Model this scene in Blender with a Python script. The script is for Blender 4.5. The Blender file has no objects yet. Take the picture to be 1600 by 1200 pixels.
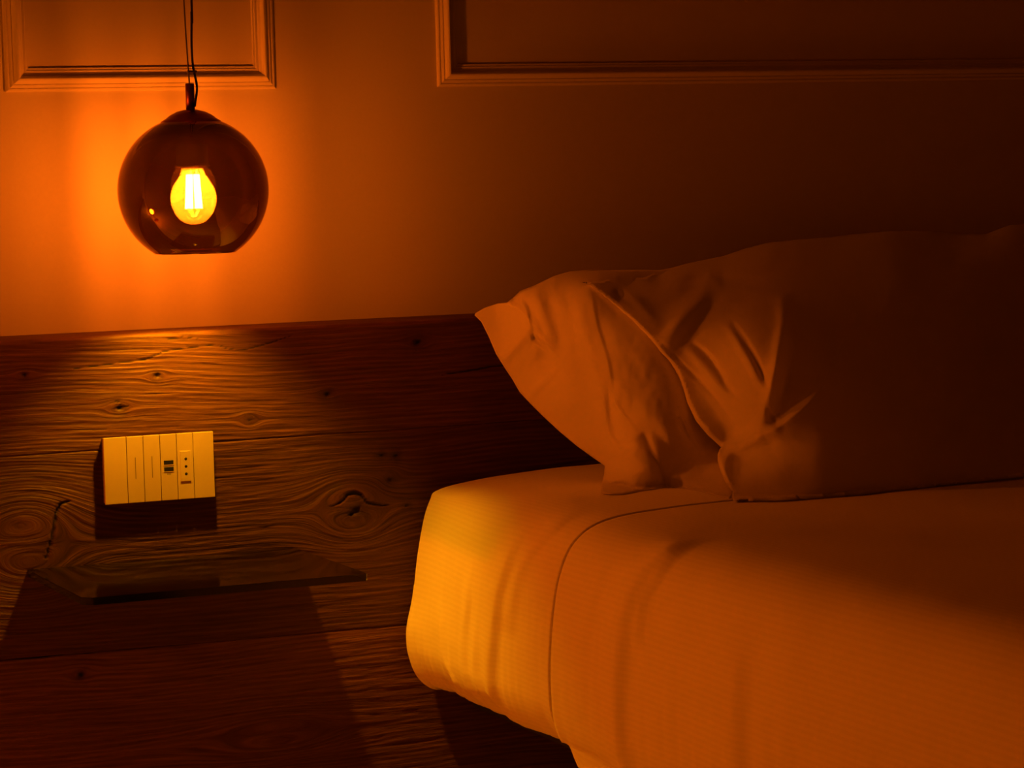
import bpy, bmesh, math, random
import numpy as np
from mathutils import Matrix, Vector

random.seed(7)
rng = np.random.default_rng(7)
scene = bpy.context.scene
C = scene.collection

# ------------------------------------------------------------------ camera, world, exposure
F, YAW, PIT, ROLL = 4274.3, 0.41169, 0.07894, -0.02547      # focal length in pixels of a 1600-wide frame
CAM = np.array([-1.01146, -3.50171, 1.05])


def cam_axes():
    cy, sy = math.cos(YAW), math.sin(YAW)
    f = np.array([sy * math.cos(PIT), cy * math.cos(PIT), -math.sin(PIT)])
    r = np.array([cy, -sy, 0.0])
    u = np.cross(r, f)
    c, s = math.cos(ROLL), math.sin(ROLL)
    return c * r + s * u, -s * r + c * u, f


CR, CU, CF = cam_axes()


def ray(u, v):
    u = np.asarray(u, float)[..., None]
    v = np.asarray(v, float)[..., None]
    return CF + CR * (u - 800) / F - CU * (v - 600) / F


def at_y(u, v, y):          # point of pixel (u, v) on the vertical plane y
    d = ray(u, v)
    t = (np.asarray(y, float) - CAM[1]) / d[..., 1]
    return CAM + d * t[..., None]


def at_x(u, v, x):
    d = ray(u, v)
    t = (np.asarray(x, float) - CAM[0]) / d[..., 0]
    return CAM + d * t[..., None]


cam_data = bpy.data.cameras.new('camera')
cam_data.lens = F / 1600 * 36
cam_data.sensor_width = 36
cam_data.clip_start = 0.05
cam = bpy.data.objects.new('camera', cam_data)
C.objects.link(cam)
m = Matrix.Identity(4)
for i in range(3):
    m[i][0], m[i][1], m[i][2], m[i][3] = CR[i], CU[i], -CF[i], CAM[i]
cam.matrix_world = m
scene.camera = cam

world = bpy.data.worlds.new('world')
scene.world = world
world.use_nodes = True
world.node_tree.nodes['Background'].inputs[0].default_value = (0, 0, 0, 1)
world.node_tree.nodes['Background'].inputs[1].default_value = 0

vs = scene.view_settings
vs.view_transform = 'Standard'
vs.look = 'None'
vs.gamma = 1
vs.use_curve_mapping = False
vs.exposure = 0.0
BULB_COLOR = (1.0, 0.38, 0.005)
BULB_STRENGTH = 5100.0
BALL_COLOR = (1.0, 0.15, 0.002)
BALL_STRENGTH = 108.0
try:
    scene.cycles.use_denoising = True
    scene.cycles.caustics_reflective = False
    scene.cycles.caustics_refractive = False
    scene.cycles.sample_clamp_indirect = 4.0
    scene.cycles.max_bounces = 6
    scene.cycles.diffuse_bounces = 3
    scene.cycles.glossy_bounces = 2
    scene.cycles.transmission_bounces = 6
    scene.cycles.transparent_max_bounces = 24
except Exception:
    pass


# ------------------------------------------------------------------ helpers
def new_obj(name, me, parent=None, mat=None, smooth=False):
    o = bpy.data.objects.new(name, me)
    C.objects.link(o)
    if parent is not None:
        o.parent = parent
    if mat is not None and len(me.materials) == 0:
        me.materials.append(mat)
    if smooth:
        me.polygons.foreach_set('use_smooth', [True] * len(me.polygons))
    return o


def empty(name, loc=(0, 0, 0)):
    o = bpy.data.objects.new(name, None)
    C.objects.link(o)
    o.location = loc
    o.empty_display_size = 0.05
    return o


def tag(o, label=None, cat=None, kind=None, group=None):
    if label:
        o['label'] = label
    if cat:
        o['category'] = cat
    if kind:
        o['kind'] = kind
    if group:
        o['group'] = group
    return o


def mesh_py(name, verts, faces):
    me = bpy.data.meshes.new(name)
    me.from_pydata([tuple(map(float, v)) for v in verts], [], [tuple(map(int, f)) for f in faces])
    me.validate()
    me.update()
    return me


def grid_mesh(name, P):                      # P: (n, m, 3)
    n, k = P.shape[:2]
    idx = np.arange(n * k).reshape(n, k)
    faces = np.stack([idx[:-1, :-1], idx[1:, :-1], idx[1:, 1:], idx[:-1, 1:]], -1).reshape(-1, 4)
    me = bpy.data.meshes.new(name)
    me.vertices.add(n * k)
    me.vertices.foreach_set('co', P.reshape(-1).astype(np.float32))
    me.loops.add(len(faces) * 4)
    me.loops.foreach_set('vertex_index', faces.reshape(-1).astype(np.int32))
    me.polygons.add(len(faces))
    me.polygons.foreach_set('loop_start', np.arange(0, len(faces) * 4, 4, dtype=np.int32))
    me.update(calc_edges=True)
    me.validate()
    return me


def attr(me, name, vals):
    a = me.attributes.new(name, 'FLOAT', 'POINT')
    a.data.foreach_set('value', np.asarray(vals, np.float32).reshape(-1))


def box_bm(bm, x0, x1, y0, y1, z0, z1, bevel=0.0, seg=2):
    vs_ = [bm.verts.new(p) for p in ((x0, y0, z0), (x1, y0, z0), (x1, y1, z0), (x0, y1, z0),
                                     (x0, y0, z1), (x1, y0, z1), (x1, y1, z1), (x0, y1, z1))]
    fs = [bm.faces.new([vs_[i] for i in f]) for f in
          ((0, 3, 2, 1), (4, 5, 6, 7), (0, 1, 5, 4), (1, 2, 6, 5), (2, 3, 7, 6), (3, 0, 4, 7))]
    if bevel > 0:
        es = list({e for f in fs for e in f.edges})
        bmesh.ops.bevel(bm, geom=es, offset=bevel, segments=seg, profile=0.5, affect='EDGES')


def bm_obj(name, bm, parent=None, mat=None, smooth=False):
    me = bpy.data.meshes.new(name)
    bmesh.ops.recalc_face_normals(bm, faces=bm.faces[:])
    bm.to_mesh(me)
    bm.free()
    return new_obj(name, me, parent, mat, smooth)


def box(name, b, parent=None, mat=None, bevel=0.0, seg=2):
    bm = bmesh.new()
    box_bm(bm, *b, bevel=bevel, seg=seg)
    return bm_obj(name, bm, parent, mat)


def lathe(name, prof, n=64, parent=None, mat=None, loc=(0, 0, 0), smooth=True, close=False):
    verts, faces = [], []
    k = len(prof)
    for i in range(n):
        a = 2 * math.pi * i / n
        for r, z in prof:
            verts.append((r * math.cos(a) + loc[0], r * math.sin(a) + loc[1], z + loc[2]))
    kk = k if close else k - 1
    for i in range(n):
        j = (i + 1) % n
        for t in range(kk):
            t2 = (t + 1) % k
            faces.append((i * k + t, j * k + t, j * k + t2, i * k + t2))
    me = mesh_py(name, verts, faces)
    bm = bmesh.new()
    bm.from_mesh(me)
    bmesh.ops.remove_doubles(bm, verts=bm.verts[:], dist=1e-6)
    bmesh.ops.dissolve_degenerate(bm, edges=bm.edges[:], dist=1e-7)
    bmesh.ops.recalc_face_normals(bm, faces=bm.faces[:])
    bm.to_mesh(me)
    bm.free()
    return new_obj(name, me, parent, mat, smooth)


def tube(name, pts, r, n=10, parent=None, mat=None):
    pts = [Vector(p) for p in pts]
    verts, faces = [], []
    for i, p in enumerate(pts):
        d = (pts[min(i + 1, len(pts) - 1)] - pts[max(i - 1, 0)]).normalized()
        a = d.cross(Vector((0, 1, 0.01))).normalized()
        b = d.cross(a).normalized()
        for k in range(n):
            t = 2 * math.pi * k / n
            verts.append(p + a * r * math.cos(t) + b * r * math.sin(t))
    for i in range(len(pts) - 1):
        for k in range(n):
            faces.append((i * n + k, i * n + (k + 1) % n, (i + 1) * n + (k + 1) % n, (i + 1) * n + k))
    faces.append(tuple(range(n))[::-1])
    faces.append(tuple((len(pts) - 1) * n + k for k in range(n)))
    return new_obj(name, mesh_py(name, verts, faces), parent, mat, True)


def catmull(pts, n):
    pts = np.asarray(pts, float)
    P = np.vstack([2 * pts[0] - pts[1], pts, 2 * pts[-1] - pts[-2]])
    out = []
    for i in range(1, len(P) - 2):
        for t in np.linspace(0, 1, n, endpoint=False):
            p0, p1, p2, p3 = P[i - 1:i + 3]
            out.append(0.5 * (2 * p1 + (p2 - p0) * t + (2 * p0 - 5 * p1 + 4 * p2 - p3) * t * t
                              + (3 * p1 - 3 * p2 + p3 - p0) * t ** 3))
    out.append(pts[-1])
    return np.array(out)


def polydist(U, V, poly):
    """distance, signed side (+ = left of travel direction in image axes) and run parameter 0..1 to a polyline"""
    poly = np.asarray(poly, float)
    L = np.r_[0, np.cumsum(np.hypot(*np.diff(poly, axis=0).T))]
    best = np.full(np.shape(U), 1e9)
    sd = np.zeros(np.shape(U))
    par = np.zeros(np.shape(U))
    for i in range(len(poly) - 1):
        a, b = poly[i], poly[i + 1]
        d = b - a
        l2 = d @ d
        t = np.clip(((U - a[0]) * d[0] + (V - a[1]) * d[1]) / l2, 0, 1)
        qx, qy = U - a[0] - t * d[0], V - a[1] - t * d[1]
        dist = np.hypot(qx, qy)
        s = np.sign(d[0] * qy - d[1] * qx)
        k = dist < best
        best = np.where(k, dist, best)
        sd = np.where(k, dist * s, sd)
        par = np.where(k, (L[i] + t * math.sqrt(l2)) / L[-1], par)
    return best, sd, par


def inside(U, V, poly):
    poly = np.asarray(poly, float)
    r = np.zeros(np.shape(U), bool)
    j = len(poly) - 1
    for i in range(len(poly)):
        xi, yi = poly[i]
        xj, yj = poly[j]
        c = ((yi > V) != (yj > V)) & (U < (xj - xi) * (V - yi) / (yj - yi + 1e-12) + xi)
        r ^= c
        j = i
    return r


def tps(ctrl):                                # thin plate interpolation of (u, v, value)
    c = np.asarray(ctrl, float)
    X = c[:, :2] / 300.0
    n = len(c)

    def phi(r2):
        return 0.5 * r2 * np.log(r2 + 1e-12)
    D = ((X[:, None] - X[None]) ** 2).sum(-1)
    A = np.zeros((n + 3, n + 3))
    A[:n, :n] = phi(D) + np.eye(n) * 0.004
    A[:n, n] = 1
    A[:n, n + 1:] = X
    A[n, :n] = 1
    A[n + 1:, :n] = X.T
    w = np.linalg.solve(A, np.r_[c[:, 2], 0, 0, 0])

    def f(U, V):
        q = np.stack([U, V], -1) / 300.0
        out = w[n] + q[..., 0] * w[n + 1] + q[..., 1] * w[n + 2]
        for i in range(n):
            out = out + w[i] * phi(((q - X[i]) ** 2).sum(-1))
        return out
    return f


def vnoise(U, V, seed=0):                     # smooth value noise, range about -1..1
    r = np.random.default_rng(seed)
    T = r.uniform(-1, 1, (64, 64))
    iu, iv = np.floor(U).astype(int), np.floor(V).astype(int)
    fu, fv = U - iu, V - iv
    fu = fu * fu * (3 - 2 * fu)
    fv = fv * fv * (3 - 2 * fv)
    g = lambda a, b: T[a % 64, b % 64]
    return (g(iu, iv) * (1 - fu) + g(iu + 1, iv) * fu) * (1 - fv) + (g(iu, iv + 1) * (1 - fu) + g(iu + 1, iv + 1) * fu) * fv


# ------------------------------------------------------------------ material helpers
class NT:
    def __init__(self, name):
        self.m = bpy.data.materials.new(name)
        self.m.use_nodes = True
        self.t = self.m.node_tree
        self.t.nodes.clear()
        self.out = self.n('ShaderNodeOutputMaterial')

    def n(self, typ, **kw):
        nd = self.t.nodes.new(typ)
        for k, v in kw.items():
            setattr(nd, k, v)
        return nd

    def l(self, a, b):
        self.t.links.new(a, b)

    def val(self, sock, v):
        if hasattr(v, 'is_output') or isinstance(v, bpy.types.NodeSocket):
            self.l(v, sock)
        else:
            sock.default_value = v

    def math(self, op, a, b=0.0, c=None, clamp=False):
        nd = self.n('ShaderNodeMath', operation=op, use_clamp=clamp)
        self.val(nd.inputs[0], a)
        self.val(nd.inputs[1], b)
        if c is not None:
            self.val(nd.inputs[2], c)
        return nd.outputs[0]

    def mix(self, fac, a, b):
        nd = self.n('ShaderNodeMix', data_type='RGBA')
        self.val(nd.inputs[0], fac)
        self.val(nd.inputs[6], a)
        self.val(nd.inputs[7], b)
        return nd.outputs[2]

    def noise(self, vec, scale=1.0, detail=2.0, rough=0.5, dist=0.0):
        nd = self.n('ShaderNodeTexNoise')
        self.l(vec, nd.inputs['Vector'])
        nd.inputs['Scale'].default_value = scale
        nd.inputs['Detail'].default_value = detail
        nd.inputs['Roughness'].default_value = rough
        nd.inputs['Distortion'].default_value = dist
        return nd.outputs[0]

    def attr(self, name):
        nd = self.n('ShaderNodeAttribute', attribute_name=name)
        return nd.outputs['Fac']

    def geo_pos(self):
        return self.n('ShaderNodeNewGeometry').outputs['Position']

    def obj_pos(self):
        return self.n('ShaderNodeTexCoord').outputs['Object']

    def comb(self, x, y, z):
        nd = self.n('ShaderNodeCombineXYZ')
        for s, v in zip(nd.inputs, (x, y, z)):
            self.val(s, v)
        return nd.outputs[0]

    def bump(self, h, strength=0.3, dist=0.001):
        nd = self.n('ShaderNodeBump')
        nd.inputs['Strength'].default_value = strength
        nd.inputs['Distance'].default_value = dist
        self.l(h, nd.inputs['Height'])
        return nd.outputs[0]

    def principled(self, color, rough=0.5, metal=0.0, normal=None, **kw):
        p = self.n('ShaderNodeBsdfPrincipled')
        self.val(p.inputs['Base Color'], color)
        self.val(p.inputs['Roughness'], rough)
        self.val(p.inputs['Metallic'], metal)
        if normal is not None:
            self.l(normal, p.inputs['Normal'])
        for k, v in kw.items():
            self.val(p.inputs[k], v)
        return p.outputs[0]

    def done(self, sh):
        self.l(sh, self.out.inputs[0])
        return self.m


def simple(name, col, rough=0.5, metal=0.0, noise_amt=0.06, noise_scale=40.0, bump=0.0):
    t = NT(name)
    pos = t.obj_pos()
    nz = t.noise(pos, noise_scale, 3)
    c = t.mix(nz, tuple(x * (1 - noise_amt) for x in col) + (1,), tuple(min(1, x * (1 + noise_amt)) for x in col) + (1,))
    nrm = t.bump(nz, bump, 0.001) if bump else None
    return t.done(t.principled(c, rough, metal, nrm))


def wall_material(name, col):
    t = NT(name)
    pos = t.geo_pos()
    a = t.noise(pos, 6, 4)
    b = t.noise(pos, 260, 3, 0.6)
    c = t.mix(a, tuple(x * 0.97 for x in col) + (1,), col + (1,))
    return t.done(t.principled(c, 0.62, 0, t.bump(b, 0.25, 0.0004)))


M_WALL = wall_material('wall_paint', (0.68, 0.64, 0.56))
M_CEIL = wall_material('ceiling_paint', (0.36, 0.32, 0.28))
M_WALL2 = wall_material('brown_wall_paint', (0.36, 0.30, 0.24))
M_BLACK = simple('black_metal', (0.012, 0.012, 0.012), 0.5)
M_DARK = simple('dark_plastic', (0.004, 0.004, 0.004), 0.6)
M_BRONZE = simple('bronze_metal', (0.34, 0.09, 0.035), 0.38, 1.0, 0.05)
M_CORD = simple('cord_cloth', (0.02, 0.015, 0.012), 0.7)
M_STEEL = simple('steel_cable', (0.18, 0.15, 0.12), 0.4, 0.8)
M_PLATE = simple('sand_plastic', (0.58, 0.45, 0.30), 0.42, 0.0, 0.03, 900.0, 0.05)
M_GROOVE = simple('groove_plastic', (0.16, 0.10, 0.05), 0.6)
M_SOCKET = simple('bulb_socket', (0.05, 0.02, 0.012), 0.4)
M_BRASS = simple('bulb_base', (0.5, 0.33, 0.12), 0.3, 1.0)


def floor_material():
    t = NT('oak_floor')
    pos = t.geo_pos()
    mp = t.n('ShaderNodeMapping')
    t.l(pos, mp.inputs['Vector'])
    br = t.n('ShaderNodeTexBrick')
    t.l(mp.outputs[0], br.inputs['Vector'])
    br.inputs['Color1'].default_value = (0.70, 0.58, 0.44, 1)
    br.inputs['Color2'].default_value = (0.64, 0.52, 0.39, 1)
    br.inputs['Mortar'].default_value = (0.1, 0.06, 0.03, 1)
    br.inputs['Scale'].default_value = 1.0
    br.inputs['Mortar Size'].default_value = 0.002
    br.inputs['Brick Width'].default_value = 1.4
    br.inputs['Row Height'].default_value = 0.16
    mp2 = t.n('ShaderNodeMapping')
    mp2.inputs['Scale'].default_value = (4, 60, 1)
    t.l(pos, mp2.inputs['Vector'])
    g = t.noise(mp2.outputs[0], 1, 4)
    c = t.mix(t.math('MULTIPLY', g, 0.5), br.outputs[0], (0.46, 0.34, 0.22, 1))
    return t.done(t.principled(c, 0.45, 0, t.bump(g, 0.1, 0.001)))


def wood_material():
    t = NT('rustic_oak')
    pos = t.geo_pos()
    sx = t.n('ShaderNodeSeparateXYZ')
    t.l(pos, sx.inputs[0])
    x = sx.outputs[0]
    psi = t.attr('psi')
    dark = t.attr('dark')
    off = t.attr('plank')
    # growth bands
    wob = t.noise(t.comb(t.math('MULTIPLY', x, 5.0), t.math('MULTIPLY', psi, 26.0), off), 1.0, 2)
    ph = t.math('ADD', t.math('MULTIPLY', psi, 2 * math.pi / 0.0068), t.math('MULTIPLY', wob, 13.0))
    band = t.math('MULTIPLY_ADD', t.math('SINE', ph), 0.5, 0.5)
    band = t.math('MULTIPLY', t.math('POWER', band, 1.4), t.noise(t.comb(t.math('MULTIPLY', x, 7.0), t.math('MULTIPLY', psi, 40.0), off), 1.0, 2))
    # fibres: two scales
    f1 = t.noise(t.comb(t.math('MULTIPLY', x, 20.0), t.math('MULTIPLY', psi, 620.0), off), 1.0, 3, 0.6, 0.15)
    f2 = t.noise(t.comb(t.math('MULTIPLY', x, 9.0), t.math('MULTIPLY', psi, 190.0), off), 1.0, 3, 0.55, 0.3)
    blot = t.noise(t.comb(t.math('MULTIPLY', x, 4.0), t.math('MULTIPLY', psi, 14.0), off), 1.0, 3)
    tone = t.math('ADD', t.math('MULTIPLY', band, 0.28), t.math('ADD', t.math('MULTIPLY', f2, 0.60), t.math('MULTIPLY', f1, 0.42)))
    ramp = t.n('ShaderNodeValToRGB')
    ramp.color_ramp.elements[0].position = 0.28
    ramp.color_ramp.elements[0].color = (0.044, 0.0130, 0.0055, 1)
    ramp.color_ramp.elements[1].position = 0.85
    ramp.color_ramp.elements[1].color = (0.218, 0.081, 0.032, 1)
    t.l(tone, ramp.inputs[0])
    c = t.mix(t.math('MULTIPLY', t.math('SUBTRACT', blot, 0.35, clamp=True), 0.9), ramp.outputs[0], (0.09, 0.030, 0.012, 1))
    sh = t.n('ShaderNodeMix', data_type='RGBA', blend_type='MULTIPLY')
    sh.inputs[0].default_value = 1.0
    t.l(c, sh.inputs[6])
    tv = t.attr('shade')
    t.l(t.comb(tv, t.math('MULTIPLY', tv, 1.05), tv), sh.inputs[7])
    c = sh.outputs[2]
    c = t.mix(dark, c, (0.008, 0.004, 0.003, 1))
    pores = t.math('LESS_THAN', f1, 0.40)
    h = t.math('ADD', t.math('MULTIPLY', band, 0.55), t.math('ADD', t.math('MULTIPLY', f2, 0.9), t.math('MULTIPLY', f1, 0.95)))
    h = t.math('SUBTRACT', h, t.math('MULTIPLY', pores, 0.10))
    return t.done(t.principled(c, t.math('MULTIPLY_ADD', tone, -0.15, 0.62), 0, t.bump(h, 0.55, 0.0022),
                               **{'Specular IOR Level': 0.22}))


def cloth_material(name, col, stripes=True, transl=0.25):
    t = NT(name)
    s = t.attr('weave')
    pos = t.geo_pos()
    st = t.math('SINE', t.math('MULTIPLY', s, 2 * math.pi / 0.0070))
    st = t.math('MULTIPLY_ADD', st, 3.0, 0.5, clamp=True)
    fine = t.noise(pos, 900, 2, 0.6)
    soft = t.noise(pos, 16, 3, 0.5, 0.4)
    if stripes:
        c = t.mix(st, tuple(x * 0.965 for x in col) + (1,), col + (1,))
    else:
        c = t.mix(fine, tuple(x * 0.97 for x in col) + (1,), col + (1,))
    h = t.math('ADD', t.math('MULTIPLY', fine, 0.25), t.math('MULTIPLY', st, 0.07 if stripes else 0.02))
    h = t.math('ADD', h, t.math('MULTIPLY', soft, 1.2))
    nrm = t.bump(h, 0.35, 0.0012)
    p = t.principled(c, 0.75, 0, nrm, **{'Sheen Weight': 0.15, 'Specular IOR Level': 0.25})
    if transl:
        tr = t.n('ShaderNodeBsdfTranslucent')
        t.val(tr.inputs[0], tuple(col) + (1,))
        t.l(nrm, tr.inputs['Normal'])
        mx = t.n('ShaderNodeMixShader')
        mx.inputs[0].default_value = transl
        t.l(p, mx.inputs[1])
        t.l(tr.outputs[0], mx.inputs[2])
        p = mx.outputs[0]
    return t.done(p)


def thin_glass(name, tint, refl_boost=0.0, rough=0.0, power=1.0, haze=0.0, haze_col=(1, 0.5, 0.2)):
    """thin blown glass: absorbs more at grazing angles, mirrors by fresnel"""
    t = NT(name)
    g = t.n('ShaderNodeNewGeometry')
    dt = t.n('ShaderNodeVectorMath', operation='DOT_PRODUCT')
    t.l(g.outputs['Normal'], dt.inputs[0])
    t.l(g.outputs['Incoming'], dt.inputs[1])
    sin2 = t.math('SUBTRACT', 1.0, t.math('POWER', t.math('ABSOLUTE', dt.outputs['Value']), 2.0), clamp=True)
    cos = t.math('SQRT', t.math('SUBTRACT', 1.0, t.math('DIVIDE', sin2, 2.25)))     # inside the glass, n = 1.5
    inv = t.math('DIVIDE', power, cos)
    ch = [t.math('POWER', c, inv) for c in tint]
    cc = t.n('ShaderNodeCombineColor')
    for s, v in zip(cc.inputs, ch):
        t.l(v, s)
    tr = t.n('ShaderNodeBsdfTransparent')
    t.l(cc.outputs[0], tr.inputs[0])
    gl = t.n('ShaderNodeBsdfGlossy')
    gl.inputs['Roughness'].default_value = rough
    gl.inputs['Color'].default_value = (1.0, 0.75, 0.55, 1)
    fr = t.n('ShaderNodeFresnel')
    fr.inputs['IOR'].default_value = 1.5
    k = t.math('ADD', fr.outputs[0], refl_boost, clamp=True)
    mx = t.n('ShaderNodeMixShader')
    t.l(k, mx.inputs[0])
    t.l(tr.outputs[0], mx.inputs[1])
    t.l(gl.outputs[0], mx.inputs[2])
    df = t.n('ShaderNodeBsdfDiffuse')              # a trace of dust and milkiness in the glass
    tl = t.n('ShaderNodeBsdfTranslucent')
    hs = t.n('ShaderNodeMixShader')
    hs.inputs[0].default_value = 0.5
    for q in (df, tl):
        q.inputs[0].default_value = tuple(haze_col) + (1,)
    t.l(df.outputs[0], hs.inputs[1])
    t.l(tl.outputs[0], hs.inputs[2])
    m2 = t.n('ShaderNodeMixShader')
    m2.inputs[0].default_value = haze
    t.l(mx.outputs[0], m2.inputs[1])
    t.l(hs.outputs[0], m2.inputs[2])
    return t.done(m2.outputs[0])


def shelf_glass():
    t = NT('smoked_glass')
    nz = t.noise(t.obj_pos(), 60, 2)
    return t.done(t.principled((0.60, 0.58, 0.42, 1), t.math('MULTIPLY_ADD', nz, 0.04, 0.05), 0,
                               **{'Transmission Weight': 1.0, 'IOR': 1.5}))


def emission(name, col, strength):
    t = NT(name)
    e = t.n('ShaderNodeEmission')
    e.inputs[0].default_value = tuple(col) + (1,)
    e.inputs[1].default_value = strength
    return t.done(e.outputs[0])


M_FLOOR = floor_material()
M_WOOD = wood_material()
M_SHEET = cloth_material('striped_cotton_sheet', (0.88, 0.83, 0.74), True, 0.0)
M_PILLOW = cloth_material('cotton_pillowcase', (0.91, 0.85, 0.75), False, 0.36)
M_SHADE = thin_glass('amber_smoked_glass', (0.330, 0.206, 0.30), 0.07, 0.0, 1.0, 0.0013, (1.0, 0.32, 0.10))
M_BULBGLASS = thin_glass('clear_bulb_glass', (0.97, 0.94, 0.85), 0.0, 0.0, 1.0, 0.080, (1.0, 0.95, 0.6))
M_SHELF = shelf_glass()
M_FILAMENT = emission('glowing_filament', BULB_COLOR, BULB_STRENGTH)

# ------------------------------------------------------------------ the room
YW = 0.051                                    # face of the bed wall
X0, X1, Y0, Z1 = -2.3, 3.4, -4.3, 2.65
tag(box('floor', (X0, X1, Y0, YW, -0.06, 0.0), mat=M_FLOOR), 'wood plank bedroom floor under the bed', None, 'structure')
tag(box('ceiling', (X0, X1, Y0, YW, Z1, Z1 + 0.06), mat=M_CEIL), 'plain painted ceiling above the bed', None, 'structure')
tag(box('wall_back', (X0 - 0.1, X1 + 0.1, YW, YW + 0.1, -0.06, Z1 + 0.06), mat=M_WALL), 'plain painted wall behind lamp and headboard', None, 'structure')
tag(box('wall_left', (X0 - 0.1, X0, Y0, YW, -0.06, Z1 + 0.06), mat=M_WALL2), 'brown painted side wall left of the bed', None, 'structure')
tag(box('wall_right', (X1, X1 + 0.1, Y0, YW, -0.06, Z1 + 0.06), mat=M_WALL2), 'brown painted side wall right of the bed', None, 'structure')
tag(box('wall_front', (X0 - 0.1, X1 + 0.1, Y0 - 0.1, Y0, -0.06, Z1 + 0.06), mat=M_WALL2), 'brown painted wall opposite the headboard', None, 'structure')


def moulding(name, x0, x1, z0, z1, label):
    """mitred picture-frame moulding on the bed wall, profile (distance in from the outer edge, height off the wall)"""
    prof = [(0.0, 0.0), (0.0, 0.0024), (0.0018, 0.0040), (0.0036, 0.0046), (0.0046, 0.0040), (0.0070, 0.0058), (0.0086, 0.0066),
            (0.0096, 0.0060), (0.0122, 0.0090), (0.0146, 0.0110), (0.0166, 0.0114), (0.0186, 0.0100), (0.0205, 0.0066), (0.0232, 0.0052),
            (0.0240, 0.0038), (0.0272, 0.0042), (0.0284, 0.0030), (0.0305, 0.0030), (0.0312, 0.0)]
    root = empty(name, ((x0 + x1) / 2, YW, z0))
    tag(root, label, None, 'structure')
    corners = [(x0, z0, 1, 1), (x1, z0, -1, 1), (x1, z1, -1, -1), (x0, z1, 1, -1)]
    for i in range(4):
        a, b = corners[i], corners[(i + 1) % 4]
        verts, faces = [], []
        k = len(prof)
        for c in (a, b):
            for w, h in prof:
                verts.append((c[0] + c[2] * w - root.location.x, -h, c[1] + c[3] * w - root.location.z))
        for t in range(k - 1):
            faces.append((t, t + 1, k + t + 1, k + t))
        me = mesh_py('moulding_strip', verts, faces)
        bm = bmesh.new()
        bm.from_mesh(me)
        bm.to_mesh(me)
        bm.free()
        new_obj('moulding_strip', me, root, M_WALL)
    return root


ZM = 1.165
moulding('trim_1', -0.171, 0.1997, ZM, 2.05, 'narrow painted panel moulding frame behind the pendant cord')
moulding('trim_2', 0.4376, 1.95, ZM, 2.05, 'wide painted panel moulding frame above the pillow')

# ------------------------------------------------------------------ headboard of wide rustic planks
ZH = 0.8434


def pz(u, v):
    p = at_y(u, v, 0.0)
    return np.array([p[0], p[2]])


def pl(pts):
    return np.array([pz(u, v) for u, v in pts])


S1 = pl([(0, 714), (157, 704), (335, 691), (546, 678), (740, 662)])
k1 = np.polyfit(S1[:, 0], S1[:, 1], 1)
S2 = pl([(0, 1031), (180, 1016), (330, 1005)])
k2 = np.polyfit(S2[:, 0], S2[:, 1], 1)
k2[0] *= 0.5
k2[1] = S2[:, 1].mean() - k2[0] * S2[:, 0].mean()

KNOTS = [  # u, v, rx (m), rz (m), k
    (550, 795, 0.055, 0.040, 1.9), (185, 637, 0.022, 0.010, 1.5), (246, 588, 0.018, 0.008, 1.4), (390, 656, 0.016, 0.010, 1.6),
    (40, 586, 0.02, 0.008, 1.3), (655, 534, 0.02, 0.010, 1.4), (510, 615, 0.018, 0.008, 1.3), (40, 850, 0.075, 0.060, 1.75),
    (430, 1147, 0.095, 0.026, 1.7), (612, 745, 0.02, 0.014, 1.3), (125, 1052, 0.02, 0.010, 1.3), (-120, 640, .05, .03, 1.5),
    (330, 1260, .12, .03, 1.4)]
CRACKS = [  # polyline, half width (m), depth
    ([(108, 783), (95, 787), (88, 800), (84, 822), (80, 842), (72, 872)], 0.0019, 0.003),
    ([(519, 791), (530, 786), (538, 780), (543, 773), (553, 769.5), (563, 773), (574, 786), (590, 789), (607, 790)], 0.0016, 0.003),
    ([(541, 773), (553, 770), (562, 773)], 0.0028, 0.003),
    ([(690, 586), (730, 580), (768, 573), (800, 570), (830, 568)], 0.0010, 0.002),
    ([(110, 577), (133, 574), (185, 567), (228, 562), (244, 555), (256, 549), (300, 543), (342, 538)], 0.0007, 0.0018),
    ([(342, 538), (350, 544), (365, 546), (384, 546), (404, 541), (425, 535), (456, 524)], 0.0008, 0.0018),
    ([(262, 530), (285, 527), (310, 529)], 0.0006, 0.0012),
    ([(176, 632), (183, 625), (190, 634), (205, 636)], 0.0007, 0.0012),
    ([(0, 1031), (60, 1027), (120, 1020)], 0.0008, 0.001),
]
DOTS = [(556, 797, 0.0062, 0.0045), (549, 803, 0.004, 0.003), (187, 638, 0.0042, 0.003), (246, 587, 0.0036, 0.003),
        (38, 586, 0.003, 0.002), (654, 534, 0.0050, 0.003), (511, 616, 0.0040, 0.0025), (596, 712, 0.0035, 0.002),
        (618, 712, 0.0035, 0.002), (610, 750, 0.004, 0.002), (390, 657, 0.0022, 0.0018), (127, 1054, 0.004, 0.002),
        (635, 790, 0.003, 0.002)]


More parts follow.
